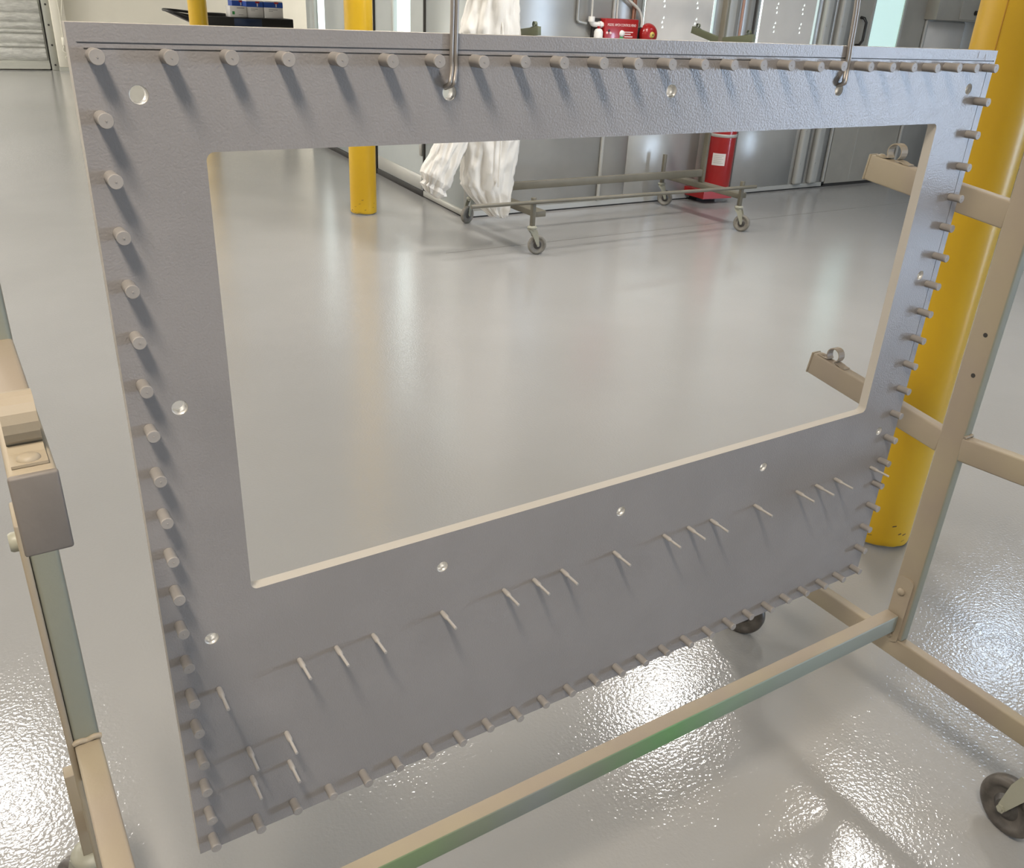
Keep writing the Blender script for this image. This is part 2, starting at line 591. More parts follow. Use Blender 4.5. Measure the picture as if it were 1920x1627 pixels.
# ------------------------------------------------------------------ wire hooks that carry the panel
def wire_hook(x, zh, label, lean):
    t = thing('wire_hook', label, 'hook', (x, YP, zh), 'wire hooks')
    r = 0.0023
    yf = YP - .0035
    for dx in (-.0024, .0024):
        mb = MB()
        mb.tube([(x - .004 + dx, YP + PT + .008, 1.455), (x - .004 + dx * .8, YP + PT + .006, zh + .016), (x - .0035 + dx * .8, YP + PT * .6, zh + .0048), (x - .003 + dx, YP + .001, zh + .0058),
                 (x - .0015 + dx, yf - .0035, zh + .0095), (x + .0005 + dx, yf - .0025, zh + .016), (x + .0022 + dx, yf - .001, zh + .0225), (x + .0026 + dx, yf, zh + .028), (x + .0022 + dx, yf, 1.455),
                 (x + .002 + lean * .3 + dx, yf, 1.49), (x + lean + dx, yf - .004, 1.62), (x + lean + dx, .797, 1.95), (x + lean + dx, .795, 2.05), (x + lean + dx, .819, 2.066), (x + lean + dx, .842, 2.05), (x + lean + dx, .842, 2.0)], r, 10, 0, 5)
        obj('wire_strand', mb, M['wire'], t)


wire_hook(0.458, 1.4138, 'doubled steel wire hook through the second hole from the panel top left', .002)
wire_hook(1.066, 1.4138, 'doubled steel wire hook through the hole near the panel top right', -.006)


# ------------------------------------------------------------------ racks
def caster(parent, sx, sy, ang, tyre, ztop=0.187, R=0.064, side=1):
    """swivel caster under a stem at (sx, sy); the wheel trails towards ang"""
    off = 0.040
    c = Vector((sx + off * math.cos(ang), sy + off * math.sin(ang), R))
    Rz = Matrix.Translation((sx, sy, 0)) @ Matrix.Rotation(ang, 4, 'Z')
    fk = MB()
    fk.lathe([(0.016, ztop + .004), (0.030, ztop), (0.033, ztop - .006), (0.033, ztop - .012), (0.028, ztop - .014), (0.030, ztop - .018), (0.026, ztop - .026), (0.010, ztop - .028)], n=20)
    for s in (-1, 1):
        y0, y1 = sorted((s * .021, s * .0245))
        prof = [(-.026, ztop - .020), (.028, ztop - .020), (.040, ztop - .055), (.049, R + .006), (.045, R - .009), (.035, R - .009), (.029, R + .004), (.000, ztop - .055)]
        n = len(prof)
        vs = [(a, y0, b) for a, b in prof] + [(a, y1, b) for a, b in prof]
        fk.add(vs, [tuple(range(n)), tuple(range(2 * n - 1, n - 1, -1))] + [(i, n + i, n + (i + 1) % n, (i + 1) % n) for i in range(n)], 0)
    fk.xf(Rz)
    f = obj('caster_fork', fk, M['fork'], parent)
    wh = MB()
    wd = 0.0155
    wh.lathe([(0.030, -wd + .004), (0.044, -wd + .003), (0.046, -wd), (R - .008, -wd), (R - .002, -wd + .004), (R, -wd + .010), (R, wd - .010), (R - .002, wd - .004),
              (R - .008, wd), (0.046, wd), (0.044, wd - .003), (0.030, wd - .004)], c=(off, 0, R), axis='Y', n=36)
    wh.xf(Rz)
    obj('wheel', wh, tyre, f)
    hb = MB()
    hb.lathe([(0.018, -.0185), (0.026, -.013), (0.0305, -.010), (0.0305, .010), (0.026, .013), (0.018, .0185)], c=(off, 0, R), axis='Y', n=20)
    hb.xf(Rz)
    obj('hub', hb, M['hub'], f)
    ax = MB()
    ax.cyl((off, -.030, R), (off, .030, R), .0055, n=8)
    ax.cyl((off, -.0285, R), (off, -.0245, R), .0095, n=6, smooth=False)
    ax.cyl((off, .0245, R), (off, .0285, R), .0095, n=6, smooth=False)
    ax.xf(Rz)
    obj('axle_bolt', ax, M['fork'], f)
    return f


def rack_arm(parent, xc, y_root, y_tip, z_root, z_tip, mats, capmat, hw=0.0125, hh=0.0245, loop=True):
    s = 1 if y_tip > y_root else -1
    ang = math.atan2(z_tip - z_root, abs(y_tip - y_root))
    L = math.hypot(z_tip - z_root, y_tip - y_root)
    # local frame: +y along the arm
    T = Matrix.Translation((xc, y_root, z_root)) @ Matrix.Rotation(0 if s > 0 else PI, 4, 'Z') @ Matrix.Rotation(ang, 4, 'X')
    mb = MB()
    mb.rbox(-hw, hw, -.004, L - .003, -hh, hh, .0035, 3)
    mb.xf(T)
    a = obj('arm', mb, mats, parent)
    cp = MB()
    cp.rbox(-hw - .0003, hw + .0003, L - .004, L + .001, -hh - .0003, hh + .0003, .0016, 3)
    cp.xf(T)
    obj('end_cap', cp, capmat, a)
    if loop:
        yc = L - .052
        pr = [(L - .012, hh + .0012), (L - .030, hh + .0012), (L - .036, hh + .003)]
        r = .0155
        for k in range(15):
            t = math.radians(-55 + 290 * k / 14)
            pr.append((yc + r * math.cos(t) + .002, hh + .0165 + r * math.sin(t)))
        # the strap leaves the loop behind
        pr += [(yc - .020, hh + .003), (yc - .026, hh + .0012), (yc - .036, hh + .0012)]
        pr = [(y, max(z, hh + .001)) for y, z in pr]
        st = MB()
        st.strap(pr, -.0095, .0095, .0017)
        st.xf(T)
        obj('strap_clip', st, mats, a)
        sc = MB()
        sc.lathe([(.0065, hh + .002), (.0062, hh + .0034), (.004, hh + .0048), (0, hh + .0052)], c=(0, L - .020, 0), n=16)
        sc.xf(T)
        obj('screw', sc, mats, a)
    return a


# --- near rack
rack = thing('parts_rack', 'tan oversprayed steel tube rack on casters holding the grey panel', 'rack', (0.79, 0.81, 0.0))
RX = [0.0085, 1.5725]
for xi, xc in enumerate(RX):
    mb = MB()
    mb.rbox(xc - .0125, xc + .0125, .785, .835, .293, 2.06, .0045, 3, 0, [((0, -1, 0), 1)])
    post = obj('post', mb, [M['tan'], M['sage']], rack)
    # bolt holes in the post
    if xi == 1:
        for z in (.915, .995):
            mb = MB()
            mb.cyl((xc - .0130, .8045, z), (xc - .0124, .8045, z), .0042, n=14)
            obj('bolt_hole', mb, M['rubber_gap'], post)
    else:
        mb = MB()
        mb.rbox(xc - .0190, xc - .0125, .783, .832, .60, 1.06, .002, 2)
        obj('side_flat', mb, M['tan'], post)
        mb = MB()
        mb.lathe([(.008, -.0255), (.0095, -.0230), (.0095, -.0190)], c=(xc, .80, 1.035), axis='X', n=14)
        obj('bolt', mb, M['fork'], post)
    # weld bead of the lower arm
    mb = MB()
    pts = []
    mb.tube([(xc - .013, .7845, .792), (xc - .006, .7835, .794), (xc, .7845, .792), (xc + .007, .7835, .7945), (xc + .013, .7845, .792)], .0032, 8, 0, 3)
    obj('weld_bead', mb, M['tan'], post)
    # arms
    rack_arm(rack, xc, .785, .490, 1.2085, 1.229, M['tan'], M['cap'])
    rack_arm(rack, xc, .835, 1.135, 1.2080, 1.2410, M['tan'], M['tan'])
    rack_arm(rack, xc, .785, .470, .7660, .788, M['tan'], M['cap'])
    rack_arm(rack, xc, .835, 1.170, .7650, .8100, M['tan'], M['tan'])
    # base tube with caster stems
    mb = MB()
    mb.rbox(xc - .0125, xc + .0125, .455, 1.215, .246, .293, .004, 3)
    obj('base_tube', mb, M['tan'], rack)
    so = .026 if xi == 1 else -.026
    for yy in (.452, 1.195):
        mb = MB()
        mb.rbox(xc + so - .0125, xc + so + .0125, yy - .0125, yy + .0125, .187, .372, .002, 2)
        obj('caster_stem', mb, M['tan'], rack)
caster(rack, RX[1] + .026, .452, math.radians(80), M['tyre'])
caster(rack, RX[1] + .026, 1.195, math.radians(115), M['tyre'])
caster(rack, RX[0] - .026, .452, math.radians(200), M['tyre'])
caster(rack, RX[0] - .026, 1.195, math.radians(120), M['tyre'])
mb = MB()
mb.rbox(RX[0] + .0125, RX[1] - .0185, .802, .832, .314, .356, .003, 3, 0, [((0, -1, 0), 1)])
obj('lower_beam', mb, [M['tan'], M['green']], rack)
mb = MB()
mb.rbox(RX[0] + .0125, RX[1] - .0125, .800, .838, 2.02, 2.06, .003, 3)
obj('top_rail', mb, M['tan'], rack)
for xc, s in ((RX[1], -1), (RX[0], 1)):
    mb = MB()
    x0, x1 = sorted((xc + s * .0125, xc + s * .0165))
    prof = []
    for k in range(9):
        a = math.radians(180 * k / 8)
        prof.append((.811 + .0185 * math.cos(a), .438 + .012 * math.sin(a)))
    for k in range(9):
        a = math.radians(180 + 180 * k / 8)
        prof.append((.811 + .0185 * math.cos(a), .296 + .012 * math.sin(a)))
    n = len(prof)
    vs = [(x0, a, b) for a, b in prof] + [(x1, a, b) for a, b in prof]
    mb.add(vs, [tuple(range(n)), tuple(range(2 * n - 1, n - 1, -1))] + [(i, n + i, n + (i + 1) % n, (i + 1) % n) for i in range(n)])
    br = obj('bracket_plate', mb, M['tan'], rack)
    for z in (.412, .300):
        mb = MB()
        if s < 0:
            mb.lathe([(.0085, xc - .0165), (.0085, xc - .0195), (.006, xc - .0220), (0, xc - .0228)], c=(0, .814, z), axis='X', n=16)
        else:
            mb.lathe([(.0085, xc + .0165), (.0085, xc + .0195), (.006, xc + .0220), (0, xc + .0228)], c=(0, .814, z), axis='X', n=16)
        obj('bolt', mb, M['tan'], br)

# --- far rack
rk2 = thing('parts_rack', 'empty olive grey steel rack on casters beside the white coverall', 'rack', (4.22, 5.25, 0.0))
FX = [3.295, 5.165]
for xc in FX:
    mb = MB()
    mb.rbox(xc - .0125, xc + .0125, 5.225, 5.275, .275, 2.06, .0045, 2)
    obj('post', mb, M['rack_far'], rk2)
    for yt in (4.925, 5.575):
        yr = 5.225 if yt < 5.25 else 5.275
        rack_arm(rk2, xc, yr, yt, 1.318, 1.352 if yt < 5.25 else 1.378, M['rack_far_green'], M['rack_far_green'])
        rack_arm(rk2, xc, yr, yt, .766, .80, M['rack_far'], M['rack_far'])
    mb = MB()
    mb.rbox(xc - .045, xc + .045, 4.79, 5.70, .235, .275, .004, 2)
    obj('base_tube', mb, M['rack_far'], rk2)
CAS = [(3.215, 4.76, -15, .372), (5.11, 4.755, -60, .372), (5.165, 5.715, -40, .42), (3.295, 5.715, 200, .372)]
for sx, sy, a, zt in CAS:
    mb = MB()
    mb.rbox(sx - .0135, sx + .0135, sy - .0135, sy + .0135, .187, zt, .002, 2)
    obj('caster_stem', mb, M['rack_far'], rk2)
    caster(rk2, sx, sy, math.radians(a), M['tyre_grey'])
mb = MB()
mb.rbox(FX[0] + .0125, FX[1] - .0125, 5.235, 5.265, .322, .376, .003, 2)
obj('lower_beam', mb, M['rack_far'], rk2)
mb = MB()
mb.rbox(FX[0] + .0125, FX[1] - .0125, 5.235, 5.265, 2.02, 2.06, .003, 2)
obj('top_rail', mb, M['rack_far'], rk2)
mb = MB()
mb.cyl((2.735, 4.738, .352), (5.235, 4.732, .330), .0125, n=14)
obj('long_rod', mb, M['rack_far'], rk2)


# ------------------------------------------------------------------ yellow columns
def column(x, y, r, label, seamang, zbase=0.0):
    t = thing('support_column', label, 'column', (x, y, 0), 'yellow sleeved columns')
    mb = MB()
    n = 48
    prof = []
    rows = [0.0, .012, .03, .06, .1, .6, 1.2, CEIL]
    vs = []
    for k, z in enumerate(rows):
        for i in range(n):
            a = 2 * PI * i / n
            zz = z
            if k == 0:
                zz = .004 + .010 * (0.5 + 0.5 * noise.noise(Vector((math.cos(a) * 3, math.sin(a) * 3, x))))
            rr = r * (1.0 if k > 1 else (.985 if k == 0 else .997))
            vs.append((x + rr * math.cos(a), y + rr * math.sin(a), zz))
    fs = []
    for k in range(len(rows) - 1):
        for i in range(n):
            q = (i + 1) % n
            fs.append((k * n + i, k * n + q, (k + 1) * n + q, (k + 1) * n + i))
    mb.add(vs, fs, 0, True)
    sl = obj('yellow_sleeve', mb, M['yellow'], t)
    ca = MB()
    ca.cyl((x, y, 0), (x, y, CEIL - .01), r - .012, n=24)
    obj('steel_core', ca, M['galv_dark'], t)
    # raised seam
    a = seamang
    sm = MB()
    sm.box(-.0014, .0014, -.0012, .0012, .03, CEIL - .02)
    sm.xf(Matrix.Translation((x + r * math.cos(a), y + r * math.sin(a), 0)))
    obj('sleeve_seam', sm, M['yellow_seam'], sl)
    # scuffs near the foot
    sc = MB()
    rs = random.Random(int(x * 100))
    for k in range(9):
        a = math.atan2(-y, -x) + rs.uniform(-1.1, 1.1)
        z = rs.choice([.012, .02, .03, .05, .08, .11]) + rs.uniform(0, .01)
        w = rs.uniform(.004, .016) / r
        hgt = rs.uniform(.0015, .004)
        vs = []
        for u in (-.5, 0, .5):
            for zz in (0, 1):
                aa = a + u * w
                vs.append((x + (r + .0006) * math.cos(aa), y + (r + .0006) * math.sin(aa), z + zz * hgt + u * .003))
        sc.add(vs, [(0, 2, 3, 1), (2, 4, 5, 3)], 0)
    obj('scuff_marks', sc, M['scuff'], sl)
    return t


M['yellow_seam'] = mat('yellow_seam_shade', (0.45, 0.22, 0.012), 0.5)
column(2.355, 1.368, .0965, 'thick yellow column right behind the grey panel edge', math.radians(190))
column(2.677, 6.287, .099, 'yellow column standing on the floor left of the white coverall', math.radians(60))
column(2.705, 10.77, .099, 'distant yellow column in front of the black cart', math.radians(60))


# ------------------------------------------------------------------ paint booth
BY = 5.85


def wpanel(parent, x0, x1, z0, z1, m, name='wall_panel', y0=BY, y1=BY + .06):
    mb = MB()
    mb.rbox(x0 + .001, x1 - .001, y0, y1, z0, z1, .002, 1)
    return obj(name, mb, m, parent)


bf = struct(obj('wall_booth_front', MB().box(3.38, 10.98, BY + .06, BY + .10, .0, 3.0), M['galv_dark']), 'galvanised front wall of the paint booth')
# the window openings are backed by lit panes set in front of the core sheet
for x0, x1, z0, z1 in [(3.36, 4.585, .05, 3.0), (4.585, 4.86, .05, 3.0), (4.86, 5.66, .05, .74), (4.86, 5.66, 2.5, 3.0), (5.66, 5.92, .05, 3.0), (5.92, 6.13, .05, 3.0),
                       (6.13, 6.90, .05, .74), (6.13, 6.90, 2.5, 3.0), (6.90, 7.12, .05, 3.0), (7.12, 7.40, .05, 3.0), (7.40, 8.46, 2.15, 3.0),
                       (8.46, 9.12, .05, 3.0), (9.12, 9.70, .05, 3.0), (9.70, 10.98, .05, 3.0)]:
    wpanel(bf, x0, x1, z0, z1, M['galv'])
mb = MB()
mb.box(3.36, 7.38, BY - .012, BY + .06, .012, .05)
mb.box(8.48, 10.98, BY - .012, BY + .06, .012, .05)
obj('base_channel', mb, M['galv_light'], bf)
mb = MB()
mb.box(3.36, 10.98, BY - .006, BY + .055, .0, .013)
obj('base_gap_shade', mb, M['rubber_gap'], bf)  # black strip painting the shade of the gap under the wall
for x, w, d in ((4.585, .030, .022), (6.99, .10, .055), (7.20, .11, .06), (7.385, .03, .03), (8.20 + .27, .035, .03), (5.80, .10, .05)):
    mb = MB()
    mb.rbox(x - w / 2, x + w / 2, BY - d, BY + .001, .05, 3.0, min(w, d) * .42, 4)
    fo = obj('flange_post', mb, M['galv_light'], bf)
    if w > .09 and x > 6.5:
        for z in (.25, .55, .85, 1.15, 1.45):
            b2 = MB()
            b2.lathe([(.008, -d - .006), (.008, -d)], c=(x - w * .2, BY, z), axis='Y', n=8)
            obj('bolt', b2, M['galv_light'], fo)
# vertical pipes between the first two windows
for x, r, m in ((5.72, .020, 'sage'), (5.90, .012, 'pink'), (6.05, .010, 'rubber_gap')):
    mb = MB()
    mb.cyl((x, BY - .055, .06), (x, BY - .055, 2.95), r, n=12)
    obj('riser_pipe', mb, M[m], bf)


def window(name, x0, x1, z0, z1, m, y0=BY + .02, parent=None):
    fr = MB()
    w = .022
    for a, b, c, d in ((x0, x0 + w, z0, z1), (x1 - w, x1, z0, z1), (x0 + w, x1 - w, z0, z0 + w), (x0 + w, x1 - w, z1 - w, z1)):
        fr.box(a, b, BY - .006, BY + .05, c, d)
    o = obj(name, fr, M['galv_blue'], parent)
    pn = MB()
    pn.box(x0 + w, x1 - w, y0, y0 + .006, z0 + w, z1 - w)
    obj('glass_pane', pn, m, o)
    return o


struct(window('window_1', 4.862, 5.658, .742, 2.498, M['win_white']), 'lit booth window behind the first white sheet')
struct(window('window_2', 6.132, 6.898, .742, 2.498, M['win_white']), 'lit booth window behind the second white sheet')


def holed_sheet(x0, x1, z0, z1, y, label):
    hl = []
    w = x1 - x0
    for cx in (.27, .76):
        for zc in (1.02, 1.42, 1.57, 1.98):
            for dx, dz in ((.005, .032), (-.006, 0.0), (.002, -.036)):
                c = (x0 + cx * w + dx, zc + dz)
                hl.append([(c[0] - .010, c[1] - .010), (c[0] + .010, c[1] - .008), (c[0] + .003, c[1] + .012)])
    o = obj('perforated_white_sheet', sheet(MB(), [(x0, z0), (x1, z0), (x1, z1), (x0, z1)], hl, y, y + .004), M['white_sheet'], None, (x0, y, z0))
    tag(o, label, 'sheet', 'white perforated sheets')
    mb = MB()
    for cx in (.1, .9):
        mb.cyl((x0 + cx * w, y + .004, 2.3), (x0 + cx * w, BY + .022, 2.3), .006, n=8)
        mb.cyl((x0 + cx * w, y + .004, .9), (x0 + cx * w, BY + .022, .9), .006, n=8)
    obj('standoff', mb, M['galv_light'], o)
    return o


holed_sheet(4.885, 5.600, .80, 2.42, BY - .015, 'white sheet with small holes over the lit window beside the red bell')
holed_sheet(6.170, 6.835, .80, 2.42, BY - .015, 'white sheet with small holes over the lit window nearer the steel door')

# booth door with handle and frosted window
d1 = MB()
for x0, x1, z0, z1 in ((7.425, 7.63, .03, 2.13), (8.09, 8.44, .03, 2.13), (7.63, 8.09, .03, .78), (7.63, 8.09, 1.95, 2.13)):
    d1.box(x0, x1, BY - .01, BY + .04, z0, z1)
door = struct(obj('door_1', d1, M['galv_dark']), 'dull steel booth door with a tall frosted window')
mb = MB()
mb.box(7.40, 7.424, BY - .004, BY + .05, .0, 2.15)
mb.box(7.40, 8.46, BY - .004, BY + .05, .0, .028)
obj('door_gap', mb, M['rubber_gap'], door)
mb = MB()
mb.box(7.632, 8.088, BY + .004, BY + .012, .782, 1.948)
obj('glass_pane', mb, M['win_cyan'], door)
mb = MB()
for a, b, c, d in ((7.615, 7.645, .765, 1.965), (8.075, 8.105, .765, 1.965), (7.645, 8.075, .765, .79), (7.645, 8.075, 1.94, 1.965)):
    mb.box(a, b, BY - .018, BY - .009, c, d)
obj('window_bead', mb, M['galv_light'], door)
mb = MB()
mb.tube([(7.475, BY - .01, 1.53), (7.475, BY - .05, 1.525), (7.495, BY - .065, 1.49), (7.495, BY - .065, 1.34), (7.475, BY - .05, 1.30), (7.475, BY - .01, 1.295)], .013, 10)
obj('pull_handle', mb, M['black'], door)
mb = MB()
mb.box(7.775, 7.785, BY - .013, BY - .009, .05, .76)
obj('pale_line', mb, M['galv_light'], door)  # narrow paler strip low on the door

# switch box right of the door and the pale sheet below it
eb = thing('switch_box', 'grey metal switch box high on the booth wall beside the yellow column', 'box', (8.9, BY, 1.545))
mb = MB()
mb.rbox(8.42, 9.40, BY - .14, BY - .001, 1.545, 2.2, .004, 2)
obj('enclosure', mb, M['galv_dark'], eb)
mb = MB()
mb.rbox(8.78, 9.38, BY - .148, BY - .139, 1.56, 2.18, .003, 2)
bd = obj('box_door', mb, M['galv_dark'], eb)
for x in (9.02, 9.11):
    mb = MB()
    mb.lathe([(.020, -.175), (.022, -.150), (.012, -.147)], c=(x, BY, 1.625), axis='Y', n=14)
    obj('knob', mb, M['black'], bd)
o = obj('pale_cover_sheet', MB().rbox(8.46, 9.12, BY - .012, BY - .001, .9, 1.53, .002, 1), M['white_sheet'])
tag(o, 'pale grey cover sheet on the booth wall under the switch box', 'sheet')

# roof of the booth
struct(obj('wall_booth_roof', MB().box(3.40, 10.98, BY + .05, 12.0, 3.0, 3.04), M['galv']))

# booth side wall, turned a little
U = Vector((0.0739, 0.99727, 0)).normalized()
SA = math.atan2(U.y, U.x)
ST = Matrix.Translation((3.325, 5.85, 0)) @ Matrix.Rotation(SA, 4, 'Z')   # local x along the wall, +y = outward (towards -X)


def sbox(x0, x1, z0, z1, y0=-.06, y1=0.0, r=.002):
    mb = MB()
    mb.rbox(x0, x1, y0, y1, z0, z1, r, 1)
    return mb.xf(ST)


bs = struct(obj('wall_booth_side', sbox(.06, 4.1, 0, 3.0, -.10, -.062), M['galv_dark']), 'blue grey side wall of the paint booth')
for x0, x1, z0, z1 in [(0.0, .79, .05, 1.56), (0.0, .79, 2.2, 3.0), (0, .16, 1.56, 2.2), (.50, .79, 1.56, 2.2), (.82, 1.92, 2.2, 3.0), (1.95, 2.7, .05, 3.0), (2.705, 3.42, .05, 3.0), (3.42, 3.83, .05, .6), (3.42, 3.83, 2.2, 3.0), (3.83, 4.08, .05, 3.0)]:
    obj('wall_panel', sbox(x0, x1, z0, z1), M['galv_blue'], bs)
obj('base_channel', sbox(0, .80, .012, .055, -.06, .014), M['galv_light'], bs)
obj('base_gap_shade', sbox(0, .80, 0, .0125, -.06, .008), M['rubber_gap'], bs)  # shade of the gap below the panels, put in as a black strip
obj('base_gap_shade', sbox(1.94, 4.08, 0, .05, -.06, .012), M['rubber_gap'], bs)
obj('corner_angle', sbox(-.006, .02, .0, 3.0, -.06, .006), M['galv_light'], bs)
obj('door_stop', sbox(.792, .818, .0, 3.0, -.06, .012), M['rubber_gap'], bs)
obj('door_stop', sbox(1.922, 1.948, .0, 3.0, -.06, .02), M['rubber_gap'], bs)
w3 = obj('window_added', sbox(.162, .498, 1.562, 2.198, -.058, -.045), M['galv_blue'])  # unseen window added to give the glint on the floor
struct(w3, 'added lit window, out of view, high on the booth side wall')
obj('glass_pane', sbox(.19, .47, 1.59, 2.17, -.046, -.038), M['win_white'], w3)
w4 = obj('window_4', sbox(3.422, 3.828, .602, 2.198, -.058, -.03), M['galv_blue'])
struct(w4, 'lit window at the far end of the booth side wall')
obj('glass_pane', sbox(3.44, 3.73, .62, 2.18, -.030, -.022), M['win_white'], w4)
obj('window_post', sbox(3.755, 3.785, .602, 2.198, -.035, .015), M['galv_light'], w4)
d2 = MB()
for x0, x1, z0, z1 in ((.822, 1.10, .05, 2.19), (1.46, 1.918, .05, 2.19), (1.10, 1.46, .05, .60), (1.10, 1.46, 2.1, 2.19)):
    b2 = MB()
    b2.box(x0, x1, -.05, .004, z0, z1)
    d2.add(b2.v, b2.f)
d2.xf(ST)
dd = struct(obj('door_2', d2, M['galv_blue']), 'blue grey side door of the booth with a narrow lit window')
obj('glass_pane', sbox(1.10, 1.46, .60, 2.1, -.03, -.022), M['win_white'], dd)
obj('window_trim', sbox(1.46, 1.49, .58, 2.12, .004, .018), M['galv_light'], dd)
obj('window_trim', sbox(1.50, 1.52, .58, 2.12, .004, .012), M['galv_blue'], dd)
obj('bottom_sweep', sbox(.822, 1.918, .0, .05, -.05, .014), M['rubber_gap'], dd)
obj('kick_plate', sbox(.85, 1.90, .055, .17, .004, .010), M['galv_light'], dd)
obj('hinge', sbox(.835, .875, .33, .47, .004, .022, .004), M['galv_light'], dd)

# ------------------------------------------------------------------ fire suppression set on the booth wall
fx = thing('suppression_cylinder', 'red fire suppression cylinder standing on a bracket by the booth wall', 'cylinder', (5.76, 5.665, .06))
mb = MB()
mb.lathe([(.02, .112), (.085, .114), (.105, .128), (.112, .150), (.112, .66), (.105, .72), (.08, .765), (.045, .79), (.035, .80), (.035, .83), (0, .83)], c=(5.76, 5.665, 0), n=40)
cy = obj('tank', mb, M['red'], fx)
mb = MB()
mb.lathe([(.113, .556), (.1150, .558), (.1150, .580), (.113, .582)], c=(5.76, 5.665, 0), n=40)
obj('steel_strap', mb, M['galv_light'], cy)
mb = MB()
n = 10
a0 = math.atan2(-5.665, -5.76)
vs = []
for i in range(n + 1):
    a = a0 - .62 + 1.02 * i / n
    for z in (.325, .425):
        vs.append((5.76 + .1128 * math.cos(a), 5.665 + .1128 * math.sin(a), z))
mb.add(vs, [(2 * i, 2 * i + 2, 2 * i + 3, 2 * i + 1) for i in range(n)])
lb = obj('paper_label', mb, M['paper'], cy)
mb = MB()
for r0 in range(5):
    z = .405 - r0 * .015
    vs = []
    for i in range(6):
        a = a0 - .50 + (.62 if r0 % 2 else .75) * i / 5
        for dz in (0, .004):
            vs.append((5.76 + .1133 * math.cos(a), 5.665 + .1133 * math.sin(a), z + dz))
    mb.add(vs, [(2 * i, 2 * i + 2, 2 * i + 3, 2 * i + 1) for i in range(5)])
obj('printed_lines', mb, M['galv_light'], lb)
mb = MB()
mb.cyl((5.76, 5.665, .82), (5.76, 5.665, .90), .02, n=14)
mb.cyl((5.76, 5.665, .87), (5.68, 5.665, .88), .012, n=10)
obj('valve', mb, M['gold'], fx)
mb = MB()
v8 = [(5.56, 5.60, .045), (5.86, 5.56, .045), (5.89, 5.85, .045), (5.56, 5.85, .045)]
mb.add(v8 + [(a, b, .112) for a, b, c in v8], [(3, 2, 1, 0), (4, 5, 6, 7), (0, 1, 5, 4), (1, 2, 6, 5), (2, 3, 7, 6), (3, 0, 4, 7)])
obj('shelf_bracket', mb, M['red'], fx)
mb = MB()
mb.box(5.62, 5.84, 5.74, 5.84, 0, .045)
obj('bracket_foot', mb, M['rubber_gap'], fx)

cb = thing('control_box', 'red control box with white lettering on the booth wall', 'control box', (4.62, BY, 1.12))
CBY = BY - .085
mb = MB()
mb.rbox(4.452, 4.775, CBY, BY - .001, 1.12, 1.428, .006, 2)
bx = obj('enclosure', mb, M['red'], cb)


def text_mesh(body, size, loc, m, parent, name, width=None):
    cu = bpy.data.curves.new('txt', 'FONT')
    cu.body = body
    cu.size = size
    cu.extrude = 0.0006
    cu.align_x = 'LEFT'
    to = bpy.data.objects.new('txt', cu)
    COL.objects.link(to)
    bpy.context.view_layer.update()
    dg = bpy.context.evaluated_depsgraph_get()
    me = bpy.data.meshes.new_from_object(to.evaluated_get(dg))
    bpy.data.objects.remove(to)
    xs = [v.co.x for v in me.vertices]
    k = (width / (max(xs) - min(xs))) if width else 1.0
    for v in me.vertices:
        v.co = Vector((v.co.x * k, -v.co.z, v.co.y))
    me.materials.clear()
    me.materials.append(m)
    me.name = name
    q = parent
    b = Vector((0, 0, 0))
    while q is not None:
        b = b + q.location
        q = q.parent
    return link(name, me, parent, Vector(loc) - b)


text_mesh('MODEL NMCH CONTROL HEAD', .026, (4.474, CBY - .001, 1.377), M['print_white'], bx, 'lettering', .275)
for i, (x, z) in enumerate(((4.475, 1.329), (4.508, 1.329), (4.515 - .023, 1.345))):
    mb = MB()
    mb.lathe([(.008, -.004), (.010, 0)], c=(x, CBY, z), axis='Y', n=10)
    obj('indicator', mb, M['print_white'] if i < 2 else M['black'], bx)
mb = MB()
mb.lathe([(.008, -.012), (.022, -.010), (.024, 0)], c=(4.618, CBY, 1.327), axis='Y', n=18)
obj('dial', mb, M['white'], bx)
mb = MB()
mb.lathe([(.018, -.006), (.020, 0)], c=(4.618, CBY, 1.292), axis='Y', n=14)
obj('green_badge', mb, M['greenp'], bx)
for k, (z, w) in enumerate(((1.338, .082), (1.323, .060), (1.306, .080))):
    obj('white_line', MB().box(4.645, 4.645 + w, CBY - .0012, CBY, z - .0035, z + .0035), M['print_white'], bx)

bl = thing('alarm_bell', 'red domed alarm bell next to the red control box', 'bell', (4.93, BY, 1.325))
mb = MB()
mb.lathe([(.020, -.105), (.045, -.102), (.066, -.090), (.078, -.070), (.083, -.050), (.083, -.045), (.078, -.045)], c=(4.905, BY, 1.325), axis='Y', n=32)
obj('gong', mb, M['red'], bl)
mb = MB()
mb.lathe([(.006, -.114), (.021, -.111), (.024, -.103)], c=(4.905, BY, 1.325), axis='Y', n=20)
hb_ = obj('hub_disc', mb, M['gold'], bl)
obj('hub_screw', MB().lathe([(.004, -.117), (.007, -.113)], c=(4.905, BY, 1.325), axis='Y', n=10), M['black'], hb_)
mb = MB()
mb.box(4.842, 4.882, BY - .05, BY - .001, 1.27, 1.38)
obj('back_box', mb, M['galv_light'], bl)
mb = MB()
mb.tube([(4.55, BY - .02, 2.4), (4.56, BY - .03, 1.68), (4.66, BY - .04, 1.58), (4.79, BY - .045, 1.50), (4.835, BY - .045, 1.43), (4.84, BY - .045, 1.375)], .011, 8, 0, 5)
obj('cable', mb, M['conduit'], bl)
mb = MB()
mb.rbox(4.785, 4.838, BY - .04, BY - .001, 1.27, 1.372, .004, 1)
o = tag(obj('junction_box', mb, M['black']), 'small black junction box between red control box and bell', 'box')
mb = MB()
mb.cyl((4.765, BY - .02, 1.43), (4.765, BY - .02, 2.6), .011, n=10)
mb.cyl((4.785, BY - .02, 1.43), (4.785, BY - .02, 2.6), .006, n=8)
